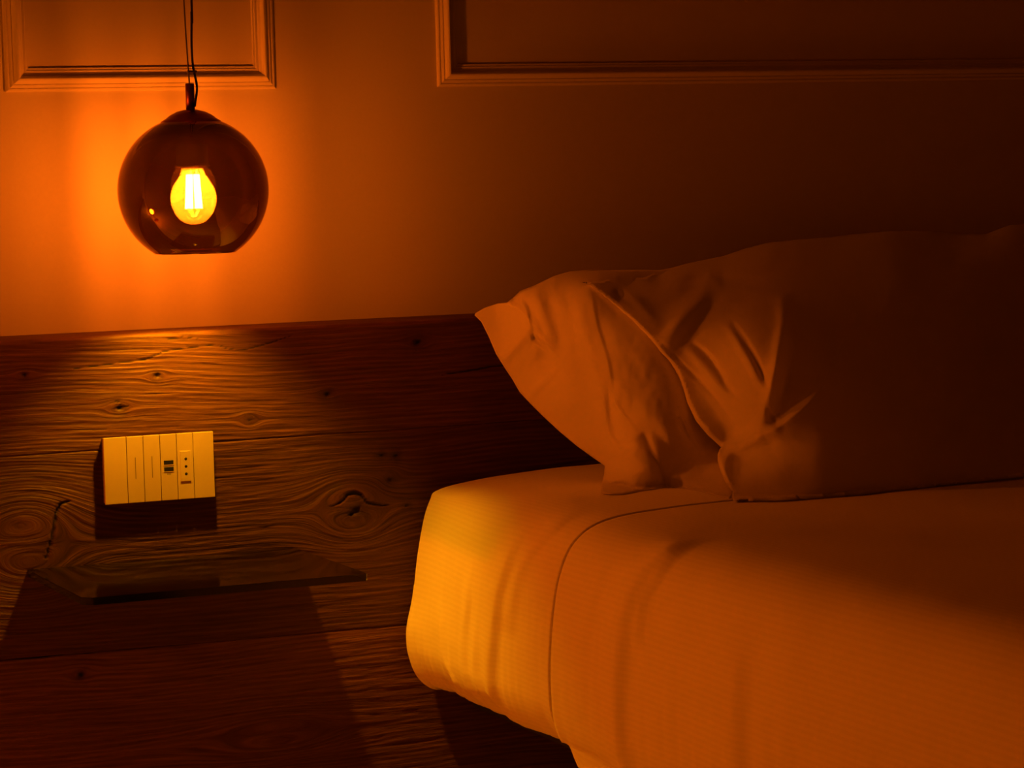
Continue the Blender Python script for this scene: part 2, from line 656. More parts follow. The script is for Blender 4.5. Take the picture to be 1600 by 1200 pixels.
def plank(parent, zlo, zhi, idx, proud):
    """zlo, zhi: lines (slope, offset); a dense face whose grain field bends round the knots"""
    xs = np.r_[np.linspace(-1.25, -0.34, 24)[:-1], np.arange(-0.34, 0.86, 0.0030), np.linspace(0.86, 2.35, 40)]
    z_mid = (np.polyval(zlo, 0.2) + np.polyval(zhi, 0.2)) / 2
    n = max(10, int((np.polyval(zhi, 0) - np.polyval(zlo, 0)) / (0.0016 if idx < 3 else 0.01)))
    tt = np.linspace(0, 1, n)
    gap = 0.0003 if idx > 0 else 0.0
    X = np.repeat(xs[:, None], n, 1)
    zl = np.polyval(zlo, xs) + 0.0003
    zh = np.polyval(zhi, xs) - gap
    Z = zl[:, None] + (zh - zl)[:, None] * tt[None]
    # grain field
    psi = Z + 0.006 * np.sin(X * 5.0 + idx) + 0.004 * vnoise(X * 6 + 11 * idx, Z * 10 + 3, 5) + 0.02 * X * (1 if idx == 2 else 0.3)
    for (u, v, rx, rz, k) in KNOTS:
        kx, kz = pz(u, v)
        dx, dz = (X - kx) / rx, (Z - kz) / rz
        psi = psi - k * (Z - kz) * np.exp(-(dx * dx + dz * dz))
    dark = np.zeros_like(X)
    dep = np.zeros_like(X)
    for pts, hw, de in CRACKS:
        p = pl(pts)
        d, _, par = polydist(X, Z, p)
        w = hw * (0.35 + 0.65 * np.sin(np.pi * np.clip(par, 0.02, 0.98)) ** 0.6) * (1 + 0.35 * vnoise(X * 120, Z * 120, 9))
        g = np.exp(-(d / w) ** 4)
        dark = np.maximum(dark, g)
        dep = np.maximum(dep, g * de)
    for u, v, r, de in DOTS:
        kx, kz = pz(u, v)
        a = 1 + 0.35 * vnoise((X - kx) * 160 + 7, (Z - kz) * 160 + u, 3)
        d = np.hypot((X - kx), (Z - kz) * 1.15) / (r * a)
        g = np.exp(-d ** 4)
        dark = np.maximum(dark, g)
        dark = np.maximum(dark, 0.55 * np.exp(-(d / 2.6) ** 2))
        dep = np.maximum(dep, g * de)
    relief = 0.0006 * vnoise(X * 14, psi * 160, 2 + idx) + 0.0004 * vnoise(X * 40, psi * 420, 12 + idx)
    Yv = -proud - relief + dep
    # eased plank edges
    ed = np.minimum(Z - zl[:, None], zh[:, None] - Z)
    Yv = Yv + np.where(ed < 0.0012, (0.0012 - ed) * 0.6, 0.0)
    P = np.stack([X, Yv, Z], -1)
    rows = [P]
    if idx == 0:                              # rounded front top edge, then the flat top back to the wall
        last = P[:, -1]
        extra = []
        for a in (0.35, 0.7, 1.0):
            e = last.copy()
            e[:, 1] = last[:, 1] + 0.005 * (1 - math.cos(a * math.pi / 2))
            e[:, 2] = zh + 0.0035 * math.sin(a * math.pi / 2)
            extra.append(e)
        e = extra[-1].copy()
        e[:, 1] = YW - 0.0005
        e[:, 2] = zh + 0.0065
        extra.append(e)
        ext = np.stack(extra, 1)
    else:
        e = P[:, -1].copy()
        e[:, 1] = 0.045
        ext = e[:, None]
    lo = P[:, 0].copy()
    lo[:, 1] = 0.045
    G = np.concatenate([lo[:, None], P, ext], 1)
    me = grid_mesh('plank', G)
    k = ext.shape[1]

    def padf(A):
        return np.concatenate([A[:, :1], A, np.repeat(A[:, -1:], k, 1)], 1)
    ps = padf(psi)
    if idx == 0:
        ps[:, -1] = ps[:, -2] + 0.045
    attr(me, 'psi', ps)
    attr(me, 'dark', padf(dark))
    attr(me, 'plank', np.full(G.shape[:2], 3.7 * idx))
    attr(me, 'shade', np.full(G.shape[:2], (0.82, 0.68, 1.15, 1.0)[idx]))  # tone per plank; the third is lightened to stand in for floor bounce light
    # close the two far ends
    o = new_obj('plank', me, parent, M_WOOD, True)
    return o


head = empty('headboard', (0, 0, 0))
tag(head, 'wide dark rustic oak plank headboard running along the wall', 'headboard')
kt = np.array([0.0, ZH - 0.0035])
k3 = np.array([0.0, 0.115])
plank(head, k1, kt, 0, 0.0)
plank(head, k2, k1, 1, 0.0004)
plank(head, k3, k2, 2, 0.0)
plank(head, np.array([0.0, 0.0]), k3, 3, 0.0)
box('backing_board', (-1.24, 2.34, 0.0075, YW - 0.001, 0.001, ZH - 0.012), head, M_BLACK)

# ------------------------------------------------------------------ pendant lamp
D = 0.12
BC = at_y(302, 297, -D)
LX, LY, LZ = BC
RG = 0.0966
lamp = empty('pendant_lamp', (LX, LY, LZ))
tag(lamp, 'lit amber glass globe pendant lamp hanging beside the bed', 'lamp')
prof_o, prof_i = [], []
a0 = math.asin(0.036 / RG)                    # at the cap
a1 = math.pi - math.asin(0.0525 / RG)         # open bottom
for i in range(41):
    a = a0 + (a1 - a0) * i / 40
    prof_o.append((RG * math.sin(a), RG * math.cos(a) * 0.985))
    prof_i.append(((RG - 0.0022) * math.sin(a), (RG - 0.0022) * math.cos(a) * 0.985))
rim = [(prof_o[-1][0] - 0.0006, prof_o[-1][1] - 0.0009), (prof_i[-1][0] + 0.0002, prof_i[-1][1] - 0.0009)]
lathe('glass_shade', prof_o + rim + prof_i[::-1], 96, lamp, M_SHADE, close=True)
# metal cap: a low dome with a small flange, underside closed
zc = RG * math.cos(a0) * 0.985
cap = [(0.0, zc + 0.0145), (0.008, zc + 0.0143), (0.018, zc + 0.0118), (0.027, zc + 0.0072), (0.0325, zc + 0.0028), (0.0385, zc - 0.0006),
       (0.0385, zc - 0.0022), (0.030, zc - 0.0030), (0.0, zc - 0.0030)]
lathe('cap', cap, 64, lamp, M_BRONZE)
# stem on the cap
sr = 0.0057
stem = [(0.0, 0.0), (sr, 0.0), (sr, 0.0345), (sr - 0.0008, 0.0352), (0.0, 0.0352)]
lathe('stem', [(r, z + zc + 0.0125) for r, z in stem], 24, lamp, M_BRONZE)
ztop = zc + 0.0125 + 0.0352
# lamp holder under the cap
sk = [(0.0, zc - 0.003), (0.0175, zc - 0.003), (0.0175, zc - 0.020), (0.0205, 0.052), (0.0205, 0.034), (0.0222, 0.033), (0.0222, 0.0295), (0.0150, 0.0295), (0.0, 0.0295)]
lathe('lamp_holder', sk, 40, lamp, M_SOCKET)
lathe('retaining_ring', [(0.0140, zc - 0.0045), (0.0200, zc - 0.0050), (0.0215, zc - 0.0075), (0.0200, zc - 0.0100), (0.0150, zc - 0.0105), (0.0140, zc - 0.0045)], 40, lamp, M_BRASS)
# the bulb: clear glass envelope, metal collar, filaments, stem of glass inside
bulb = empty('light_bulb', (0, 0, 0))
bulb.parent = lamp
env = [(0.0132, 0.0335), (0.0136, 0.029), (0.0148, 0.023), (0.0185, 0.016), (0.0238, 0.008), (0.0277, 0.0), (0.0292, -0.008), (0.0288, -0.016),
       (0.0262, -0.0255), (0.0210, -0.0345), (0.0140, -0.0405), (0.0070, -0.0433), (0.0, -0.0440)]
envs = catmull(env, 4)
envs[:, 0] = np.maximum(envs[:, 0], 0)
lathe('bulb_glass', [tuple(p) for p in envs], 48, bulb, M_BULBGLASS)
lathe('bulb_collar', [(0.0, 0.0345), (0.0140, 0.0345), (0.0142, 0.0295), (0.0138, 0.0275), (0.0128, 0.0275)], 32, bulb, M_BRASS)
verts, faces = [], []
for i in range(8):
    a = 2 * math.pi * (i + 0.3) / 8
    for zz, rr in ((0.0200, 0.0072), (-0.0235, 0.0100)):
        for k in range(4):
            b = math.pi / 2 * k
            verts.append((rr * math.cos(a) + 0.0017 * math.cos(b), rr * math.sin(a) + 0.0017 * math.sin(b), zz))
    o = i * 8
    for k in range(4):
        faces.append((o + k, o + (k + 1) % 4, o + 4 + (k + 1) % 4, o + 4 + k))
    faces += [(o, o + 1, o + 2, o + 3), (o + 7, o + 6, o + 5, o + 4)]
new_obj('filament', mesh_py('filament', verts, faces), bulb, M_FILAMENT)
tube('filament_support', [(0, 0, 0.033), (0, 0, 0.018), (0.0004, 0, -0.022)], 0.0010, 6, bulb, M_BULBGLASS)
# suspension: a thin steel cable and the electric cord, up to a ceiling rose
zt = Z1 - LZ
tube('steel_cable', [(-0.0006, -0.002, zc + 0.014), (-0.0010, -0.003, ztop - 0.004), (-0.0018, -0.0035, ztop + 0.010), (-0.0036, -0.003, ztop + 0.06),
                     (-0.0052, -0.002, ztop + 0.14), (-0.004, 0, zt - 0.4), (-0.002, 0, zt - 0.015)], 0.0010, 8, lamp, M_STEEL)
cordp = catmull([(0.0042, -0.0050, zc + 0.018), (0.0052, -0.0062, zc + 0.026), (0.0075, -0.0050, zc + 0.036), (0.0082, -0.004, ztop - 0.002),
                 (0.0066, -0.003, ztop + 0.009), (0.0042, -0.003, ztop + 0.024), (0.0035, -0.003, ztop + 0.05), (0.0048, -0.003, ztop + 0.09),
                 (0.0056, -0.002, ztop + 0.16), (0.004, 0, zt - 0.5), (0.002, 0, zt - 0.015)], 6)
tube('electric_cord', cordp, 0.00155, 8, lamp, M_CORD)
box('cord_clip', (-0.0032, 0.0085, -0.0060, -0.0005, ztop + 0.0135, ztop + 0.0165), lamp, M_STEEL, 0.0005)
lathe('ceiling_rose', [(0.0, zt - 0.03), (0.02, zt - 0.03), (0.05, zt - 0.022), (0.055, zt - 0.005), (0.055, zt), (0.0, zt)], 40, lamp, M_BRONZE)

# ------------------------------------------------------------------ low globe lamp on the floor, out of the frame to the left
fl = empty('floor_lamp', (-1.35, -0.14, 0))
tag(fl, 'lit low round opal floor lamp on the floor beside the headboard', 'lamp')
lathe('lamp_base', [(0.0, 0.0), (0.11, 0.0), (0.112, 0.008), (0.10, 0.014), (0.02, 0.020), (0.0, 0.020)], 48, fl, M_BRONZE)
lathe('lamp_pole', [(0.0, 0.018), (0.011, 0.018), (0.011, 0.27), (0.030, 0.275), (0.034, 0.30), (0.0, 0.30)], 24, fl, M_BRONZE)
lathe('opal_globe', [(0.09 * math.sin(a), 0.380 - 0.09 * math.cos(a)) for a in np.linspace(0.0, math.pi, 11)], 16, fl,
      emission('opal_glow', BALL_COLOR, BALL_STRENGTH))

# ------------------------------------------------------------------ switch and socket plate
a, b = at_y(161.5, 684, -0.012), at_y(333, 674.5, -0.012)
c_, d_ = at_y(164, 788, -0.012), at_y(335, 777, -0.012)
px0, px1 = (a[0] + c_[0]) / 2, (b[0] + d_[0]) / 2
pzt, pzb = (a[2] + b[2]) / 2, (c_[2] + d_[2]) / 2
pcx, pcz = (px0 + px1) / 2, (pzt + pzb) / 2
W, H = px1 - px0, pzt - pzb
pln = empty('switch_plate', (pcx, 0, pcz))
tag(pln, 'sand coloured switch and socket plate on the plank headboard', 'switch plate')
YF = -0.0135
box('back_frame', (-W / 2 + 0.0012, W / 2 - 0.0012, -0.0098, 0.0012, -H / 2 + 0.0012, H / 2 - 0.0012), pln, M_GROOVE)
fr = [0.0, 188 / 918, 327 / 918, 467 / 918, 606 / 918, 745 / 918, 1.0]
ex = [-W / 2 + W * f for f in fr]
nm = ['cover_strip', 'switch_key', 'switch_key', 'usb_module', 'socket_module', 'cover_strip']
for i in range(6):
    g0 = 0.00035 if i else 0
    g1 = 0.00035 if i < 5 else 0
    x0, x1 = ex[i] + g0, ex[i + 1] - g1
    cx = (x0 + x1) / 2
    p = box(nm[i], (x0, x1, YF, -0.0098, -H / 2, H / 2), pln, M_PLATE, 0.0005)
    if i in (1, 2):
        box('indicator_groove', (cx - 0.00045, cx + 0.00045, YF - 0.0001, YF + 0.001, -0.0125, 0.0160), p, M_GROOVE)
    if i == 3:
        for zz in (0.0063, -0.0025):
            bm = bmesh.new()
            box_bm(bm, cx - 0.0068, cx + 0.0064, YF - 0.0002, YF + 0.002, zz - 0.0029, zz + 0.0029, 0.0002, 1)
            pt = bm_obj('usb_port', bm, p, M_DARK)
            box('port_lip', (cx - 0.0072, cx + 0.0068, YF - 0.0005, YF + 0.001, zz - 0.0037, zz - 0.0030), pt, M_PLATE)
        # tiny printed mark under the ports, too small to read in the photograph
        mk = bmesh.new()
        for k in range(3):
            xx = cx - 0.0026 + k * 0.0019
            box_bm(mk, xx, xx + 0.0011, YF - 0.00008, YF + 0.0004, -0.0100, -0.0083)
        bm_obj('printed_mark', mk, p, M_GROOVE)
    if i == 4:
        face = box('socket_face', (cx - 0.0072, cx + 0.0072, YF - 0.0011, YF + 0.001, -0.0202, 0.0202), p, M_PLATE, 0.0004)
        for zz in (0.0098, -0.0002, -0.0102):
            o = lathe('socket_hole', [(0.0, 0.0), (0.0019, 0.0), (0.0019, 0.0016), (0.0, 0.0016)], 20, p, M_DARK)
            o.rotation_euler = (math.pi / 2, 0, 0)
            o.location = (cx + 0.0004, YF + 0.00035, zz)

# ------------------------------------------------------------------ glass shelf
SX0, SX1, SZ, SD = -0.1793, 0.1893, 0.54296, 0.282
bm = bmesh.new()
cc = 0.012
out = [(SX0, 0.004), (SX1, 0.004), (SX1, -SD + 0.003), (SX1 - 0.003, -SD), (SX0 + cc, -SD), (SX0, -SD + cc)]
lowr = [bm.verts.new((x, y, SZ - 0.0095)) for x, y in out]
upp = [bm.verts.new((x, y, SZ)) for x, y in out]
bm.faces.new(lowr)
bm.faces.new(upp)
for i in range(6):
    j = (i + 1) % 6
    bm.faces.new((lowr[i], lowr[j], upp[j], upp[i]))
bmesh.ops.recalc_face_normals(bm, faces=bm.faces[:])
bmesh.ops.bevel(bm, geom=bm.edges[:], offset=0.0008, segments=2, affect='EDGES')
sh = bm_obj('glass_shelf', bm, None, M_SHELF)
tag(sh, 'empty smoked glass bedside shelf fixed to the headboard below the switch plate', 'shelf')

# ------------------------------------------------------------------ bed: base, mattress in its fitted sheet, top sheet
BXC = 1.16
prof_ctrl = [(0.52, 0.334), (0.43, 0.334), (0.385, 0.336), (0.361, 0.346), (0.349, 0.372), (0.3455, 0.41), (0.346, 0.46), (0.350, 0.515),
             (0.360, 0.560), (0.378, 0.592), (0.408, 0.611), (0.46, 0.6200), (0.55, 0.6235), (0.70, 0.6260), (0.92, 0.6275), (1.16, 0.6280)]
sharp_ctrl = [(0.52, 0.334), (0.43, 0.334), (0.393, 0.334), (0.371, 0.342), (0.359, 0.368), (0.3540, 0.41), (0.357, 0.46), (0.3635, 0.520),
              (0.3725, 0.567), (0.3830, 0.5945), (0.3905, 0.6045), (0.430, 0.6120), (0.53, 0.6205), (0.70, 0.6265), (0.92, 0.6280), (1.16, 0.6280)]
ps_ = catmull(sharp_ctrl, 24)
pc = catmull(prof_ctrl, 24)
al = np.r_[0, np.cumsum(np.hypot(*np.diff(pc, axis=0).T))]
S_END = al[-1]
sarc = np.r_[np.arange(0, 0.95, 0.0042), np.linspace(0.95, S_END, 14)]
prof = np.stack([np.interp(sarc, al, pc[:, 0]), np.interp(sarc, al, pc[:, 1])], -1)
prof_sharp = np.stack([np.interp(sarc, al, ps_[:, 0]), np.interp(sarc, al, ps_[:, 1])], -1)


def hem_y(S):                                 # where the top sheet's hem runs across the bed
    return -0.503 + 0.004 * np.sin(S * 7 + 0.6) + 0.0025 * vnoise(S * 12, S * 0 + 4, 41) - 0.010 * np.clip(S - 0.60, 0, 1)


def zx_of(u, v):                              # a pixel on the bed's long side -> (y, arc length)
    p = at_x(u, v, 0.352)
    z = p[2]
    k = (pc[:, 1] < 0.60) & (al > 0.16)
    s = np.interp(z, pc[k, 1], al[k])
    return np.array([p[1], s])


def side_pl(pts):
    return np.array([zx_of(u, v) for u, v in pts])


def soft_noise(Yg, S):
    return 0.0022 * vnoise(Yg * 6, S * 7 + 9, 23) + 0.0008 * vnoise(Yg * 17, S * 19, 24)


def bed_surface(ys, sheet, Yg=None):
    n = len(ys)
    S = np.repeat(sarc[None], n, 0)
    if Yg is None:
        Yg = np.repeat(np.asarray(ys)[:, None], len(sarc), 1)
    wb = np.clip((Yg + 0.30) / 0.26, 0, 1)
    wb = wb * wb * (3 - 2 * wb)
    Xp = prof[None, :, 0] * (1 - wb) + prof_sharp[None, :, 0] * wb
    Zp = prof[None, :, 1] * (1 - wb) + prof_sharp[None, :, 1] * wb
    # normals of the profile
    tx, tz = np.gradient(prof[:, 0], sarc), np.gradient(prof[:, 1], sarc)
    ln = np.hypot(tx, tz)
    nx, nz = -tz / ln, tx / ln
    dsp = np.zeros_like(S)
    # long soft vertical folds on the side: polylines in pixels, width (m), height (m)
    folds = [([(1003, 868), (994, 900), (988, 935), (984, 1000), (982, 1080), (986, 1150), (990, 1200)], 0.060, 0.016, 0.0100),
             ([(1012, 905), (1004, 940), (1006, 990)], 0.020, 0.009, 0.0040),
             ([(836, 838), (822, 880), (815, 915), (812, 960)], 0.035, 0.011, 0.0050),
             ([(800, 885), (792, 930), (787, 980), (783, 1040), (782, 1080)], 0.040, 0.011, 0.0085),
             ([(742, 940), (738, 985), (738, 1040), (742, 1078)], 0.022, 0.006, 0.0042),
             ([(758, 1010), (758, 1050), (764, 1085)], 0.016, 0.006, 0.0030),
             ([(932, 920), (926, 980), (924, 1040), (928, 1100)], 0.040, 0.014, 0.0032),
             ([(1160, 1060), (1160, 1110), (1164, 1200)], 0.05, 0.02, 0.0050),
             ([(1240, 1000), (1236, 1080), (1240, 1180)], 0.07, 0.03, 0.0030),
             ([(698, 990), (702, 1030), (712, 1062)], 0.018, 0.006, 0.0030)]
    for pts, wl, wsh, amp in folds:
        p = side_pl(pts)
        o_ = np.argsort(p[:, 1])
        yl = np.interp(S, p[o_, 1], p[o_, 0])
        d = yl - Yg                               # + towards the foot
        s0, s1 = p[:, 1].min(), p[:, 1].max()
        win = np.clip((S - s0) / 0.03 + 1, 0, 1) * np.clip((s1 - S) / 0.06 + 1, 0, 1)
        win = win * win * (3 - 2 * win)
        dsp += amp * win * np.where(d < 0, np.exp(-(d / wl) ** 2), np.exp(-(d / wsh) ** 2))
    if not sheet:                                 # the head end of the under-sheet lies over the top sheet's tucked edge
        dsp += 0.0062 / (1 + np.exp(-(Yg - hem_y(S)) / 0.0004)) * np.clip((S - 0.17) / 0.04, 0, 1)
    lowmask = np.clip((0.36 - S) / 0.16, 0, 1)
    dsp += 0.0016 * vnoise(Yg * 38, S * 5, 21) * lowmask + 0.0010 * vnoise(Yg * 90, S * 9, 22) * lowmask
    dsp += soft_noise(Yg, S)
    # sagging lower corner of the fitted sheet by the headboard and the tight upper corner
    dsp += 0.008 * np.exp(-((Yg + 0.030) / 0.030) ** 2 - ((S - 0.235) / 0.040) ** 2)
    dsp += 0.006 * np.exp(-((Yg + 0.02) / 0.03) ** 2 - ((S - 0.175) / 0.03) ** 2)
    for k in range(5):
        dsp += 0.0036 * np.exp(-((Yg + 0.018 + 0.016 * k + 0.10 * (S - 0.16) * (1 if k > 1 else 0.3)) / 0.0045) ** 2) * np.exp(-((S - 0.185) / 0.05) ** 2)
    # hollow where the pillow presses
    zz = np.zeros_like(S)
    X = Xp + nx[None] * dsp
    Z = Zp + nz[None] * dsp
    # bottom hem runs a little up and down
    Z = Z + 0.004 * vnoise(Yg * 9, S * 0 + 2, 31) * np.clip((0.24 - S) / 0.06, 0, 1) * np.clip((S - 0.09) / 0.05, 0, 1)
    if sheet:
        off = 0.0030
        X = X + nx[None] * off
        Z = Z + nz[None] * off
    return X, Yg, Z, S


def close_end(X, Y, Z, ys, r, y_end):
    """round the cross-section in towards the end at y_end"""
    d = np.abs(ys - y_end)
    k = np.where(d < r, 1 - np.sqrt(np.clip(1 - (1 - d / r) ** 2, 0, 1)), 0.0) * r
    cx, cz = BXC, 0.48
    X = X + np.sign(cx - X) * np.minimum(np.abs(cx - X), k[:, None])
    Z = Z + np.sign(cz - Z) * np.minimum(np.abs(cz - Z), k[:, None])
    return X, Z


def bed_mesh(name, ys, sheet, ends):
    X, Y, Z, S = bed_surface(ys, sheet)
    for y_end, r in ends:
        X, Z = close_end(X, Y, Z, np.asarray(ys), r, y_end)
    P = np.stack([X, Y, Z], -1)
    Q = P[:, ::-1].copy()                     # the other half, mirrored
    Q[..., 0] = 2 * BXC - Q[..., 0]
    G = np.concatenate([P, Q[:, 1:]], 1)
    Sg = np.concatenate([S, (2 * S_END - S)[:, ::-1][:, 1:]], 1)
    me = grid_mesh(name, G)
    attr(me, 'weave', Sg)
    bm = bmesh.new()
    bm.from_mesh(me)
    bm.verts.ensure_lookup_table()
    n, k = G.shape[:2]
    bm.faces.new([bm.verts[j] for j in range(k)])
    bm.faces.new([bm.verts[(n - 1) * k + j] for j in range(k)][::-1])
    for i in range(n - 1):                    # underside
        bm.faces.new([bm.verts[i * k], bm.verts[i * k + k - 1], bm.verts[(i + 1) * k + k - 1], bm.verts[(i + 1) * k]])
    bmesh.ops.recalc_face_normals(bm, faces=bm.faces[:])
    bm.to_mesh(me)
    bm.free()
    return me


ys = np.r_[np.linspace(-0.006, -0.03, 9)[:-1], np.arange(-0.03, -0.485, -0.0045), np.arange(-0.485, -0.520, -0.0011), np.arange(-0.522, -0.62, -0.0045), np.arange(-0.62, -1.48, -0.006), np.linspace(-1.48, -1.97, 40), np.linspace(-1.97, -2.0, 8)[1:]]
mat_o = new_obj('mattress', bed_mesh('mattress', ys, False, [(-0.006, 0.022), (-2.0, 0.03)]), None, M_SHEET, True)
tag(mat_o, 'thick mattress in a white striped fitted sheet', 'mattress')

# top sheet: laid over the mattress from its hem below the pillow to the foot
YH = -0.5045
ys2 = np.r_[np.arange(YH, -1.62, -0.006), np.linspace(-1.62, -1.99, 20)]


def top_sheet():
    fade = np.exp((ys2 - YH) / 0.08)[:, None]             # the hem is not quite straight
    Y2 = ys2[:, None] + fade * (hem_y(sarc) - 0.0012 - YH)[None]
    X, Y, Z, S = bed_surface(ys2, True, Y2)
    k0 = int(np.searchsorted(sarc, 0.165))    # starts low on the side
    X, Y, Z, S = X[:, k0:], Y[:, k0:].copy(), Z[:, k0:], S[:, k0:]
    # the hanging part below
    hang = []
    drop = 0.028 + 0.010 * np.sin(ys2 * 7.0) + 0.006 * vnoise(ys2 * 16, ys2 * 0, 44)
    drop = drop * np.clip((YH - 0.01 - ys2) / 0.05, 0.0, 1)
    for t in np.linspace(1, 0, 8)[:-1]:
        hx = X[:, 0] + 0.0015 * t + 0.003 * t * vnoise(ys2 * 30, ys2 * 0 + 3, 45)
        hang.append(np.stack([hx, Y[:, 0], Z[:, 0] - drop * t], -1))
    P = np.stack([X, Y, Z], -1)
    P = np.concatenate([np.stack(hang, 1), P], 1)
    S2 = np.concatenate([np.stack([S[:, 0] - 0.03 * t for t in np.linspace(1, 0, 8)[:-1]], 1), S], 1)
    Q = P[:, ::-1].copy()
    Q[..., 0] = 2 * BXC - Q[..., 0]
    G = np.concatenate([P, Q[:, 1:]], 1)
    Sg = np.concatenate([S2, (2 * S_END - S2)[:, ::-1][:, 1:]], 1)
    me = grid_mesh('top_sheet', G)
    attr(me, 'weave', Sg)
    return me


ts = new_obj('top_sheet', top_sheet(), None, M_SHEET, True)
md = ts.modifiers.new('thickness', 'SOLIDIFY')
md.thickness = 0.0012
md.offset = 1.0
tag(ts, 'white striped top sheet laid over the mattress, its hem just below the pillow', 'sheet')

base = empty('bed_base', (1.16, -1.0, 0))
tag(base, 'low black bed base frame under the mattress', 'bed base')
bb = (0.438 - 1.16, 1.882 - 1.16)
box('side_rail', (bb[0], bb[0] + 0.03, -0.985, 0.985, 0.3005, 0.331), base, M_BLACK, 0.002)
box('side_rail', (bb[1] - 0.03, bb[1], -0.985, 0.985, 0.3005, 0.331), base, M_BLACK, 0.002)
box('end_rail', (bb[0] + 0.03, bb[1] - 0.03, 0.955, 0.985, 0.3005, 0.331), base, M_BLACK, 0.002)
box('end_rail', (bb[0] + 0.03, bb[1] - 0.03, -0.985, -0.955, 0.3005, 0.331), base, M_BLACK, 0.002)
for i in range(14):
    yy = -0.93 + i * 0.143
    box('slat', (bb[0] + 0.03, bb[1] - 0.03, yy - 0.03, yy + 0.03, 0.316, 0.330), base, M_BLACK, 0.001)
for sx in (bb[0] + 0.35, bb[1] - 0.35):
    for sy in (-0.72, 0.55):
        box('leg', (sx - 0.03, sx + 0.03, sy - 0.03, sy + 0.03, 0.0, 0.31), base, M_BLACK, 0.002)
    box('cross_rail', (sx - 0.02, sx + 0.02, -0.955, 0.955, 0.3005, 0.318), base, M_BLACK)


def bed_top(x, y):
    k = al > 0.3
    wb = np.clip((y + 0.30) / 0.26, 0, 1)
    wb = wb * wb * (3 - 2 * wb)
    z = np.interp(x, pc[k, 0], pc[k, 1]) * (1 - wb) + np.interp(x, ps_[k, 0], ps_[k, 1]) * wb
    return z + soft_noise(y, np.interp(x, pc[k, 0], al[k]))


# ------------------------------------------------------------------ pillow
def fill_poly(poly, step):
    """quads filling a pixel polygon, rim snapped to the outline; returns U, V, faces, rim flags"""
    poly = np.asarray(poly, float)
    u0, v0 = poly.min(0) - step
    u1, v1 = poly.max(0) + step
    us, vs_ = np.arange(u0, u1 + step, step), np.arange(v0, v1 + step, step)
    CU_, CV_ = np.meshgrid((us[:-1] + us[1:]) / 2, (vs_[:-1] + vs_[1:]) / 2, indexing='ij')
    ins = inside(CU_, CV_, poly)
    cnt = np.zeros((len(us), len(vs_)), int)
    for di in (0, 1):
        for dj in (0, 1):
            cnt[di:di + ins.shape[0], dj:dj + ins.shape[1]] += ins
    used = cnt > 0
    rim = used & (cnt < 4)
    idx = -np.ones(cnt.shape, int)
    idx[used] = np.arange(used.sum())
    U, V = np.meshgrid(us, vs_, indexing='ij')
    U, V = U[used].copy(), V[used].copy()
    r = rim[used]
    cl = np.vstack([poly, poly[:1]])
    best = np.full(r.sum(), 1e9)
    bu, bv = U[r].copy(), V[r].copy()
    Ur, Vr = U[r], V[r]
    for i in range(len(poly)):
        a_, b_ = cl[i], cl[i + 1]
        d = b_ - a_
        t = np.clip(((Ur - a_[0]) * d[0] + (Vr - a_[1]) * d[1]) / (d @ d + 1e-12), 0, 1)
        qx, qy = a_[0] + t * d[0], a_[1] + t * d[1]
        dist = np.hypot(Ur - qx, Vr - qy)
        k = dist < best
        best = np.where(k, dist, best)
        bu, bv = np.where(k, qx, bu), np.where(k, qy, bv)
    U[r], V[r] = bu, bv
    I, J = np.nonzero(ins)
    faces = np.stack([idx[I, J], idx[I + 1, J], idx[I + 1, J + 1], idx[I, J + 1]], -1)
    return U, V, faces, r


def feat(U, V, feats):
    out = np.zeros_like(U)
    for kind, pts, w, amp in feats:
        pts = catmull(pts, 6) if len(pts) > 2 else np.asarray(pts, float)
        d, s, par = polydist(U, V, pts)
        taper = np.clip(np.sin(np.pi * np.clip(par, 0.03, 0.97)), 0, 1) ** 0.5
        if kind == 'r':                       # ridge (amp > 0 stands out) or groove
            out -= amp * taper * np.exp(-(d / w) ** 2)
        elif kind == 's':                     # one-sided: sharp crest, gentle slope on the + side
            out -= amp * taper * np.where(s > 0, np.exp(-d / w), np.exp(-(d / (w * 0.22)) ** 2))
        elif kind == 'b':                     # blob round the polyline
            out -= amp * np.exp(-(d / w) ** 2)
    return out


TOP = [(1030, 424), (1072, 412), (1130, 400), (1165, 388), (1200, 379), (1245, 374.5), (1300, 370), (1350, 364), (1400, 360.5), (1450, 361), (1500, 365),
       (1542, 365), (1560, 358), (1578, 351.5), (1600, 350), (1630, 352), (1652, 362)]
EDGE_A = [(905, 441), (914, 442), (923, 446), (955, 470), (991, 499), (1012, 520), (1030, 541), (1048, 560), (1061, 580), (1070, 602), (1076, 623),
          (1090, 652), (1110, 676), (1131, 695), (1124, 702), (1124, 714), (1128, 728), (1136, 748), (1143, 760), (1148, 772), (1143, 783)]
FLAPTOP = [(905, 441), (935, 440), (965, 434), (985, 433), (1005, 434), (1030, 424)]
BOT = [(1143, 783), (1180, 782.5), (1215, 782), (1250, 780.5), (1300, 777), (1360, 771), (1430, 763), (1500, 755), (1600, 745), (1655, 737)]
RIGHT = [(1662, 700), (1672, 600), (1676, 500), (1668, 420), (1652, 362)]
body_poly = np.vstack([EDGE_A[:-1], BOT[:-1], [(1655, 737)], RIGHT[:-1], TOP[::-1], FLAPTOP[::-1][1:-1]])

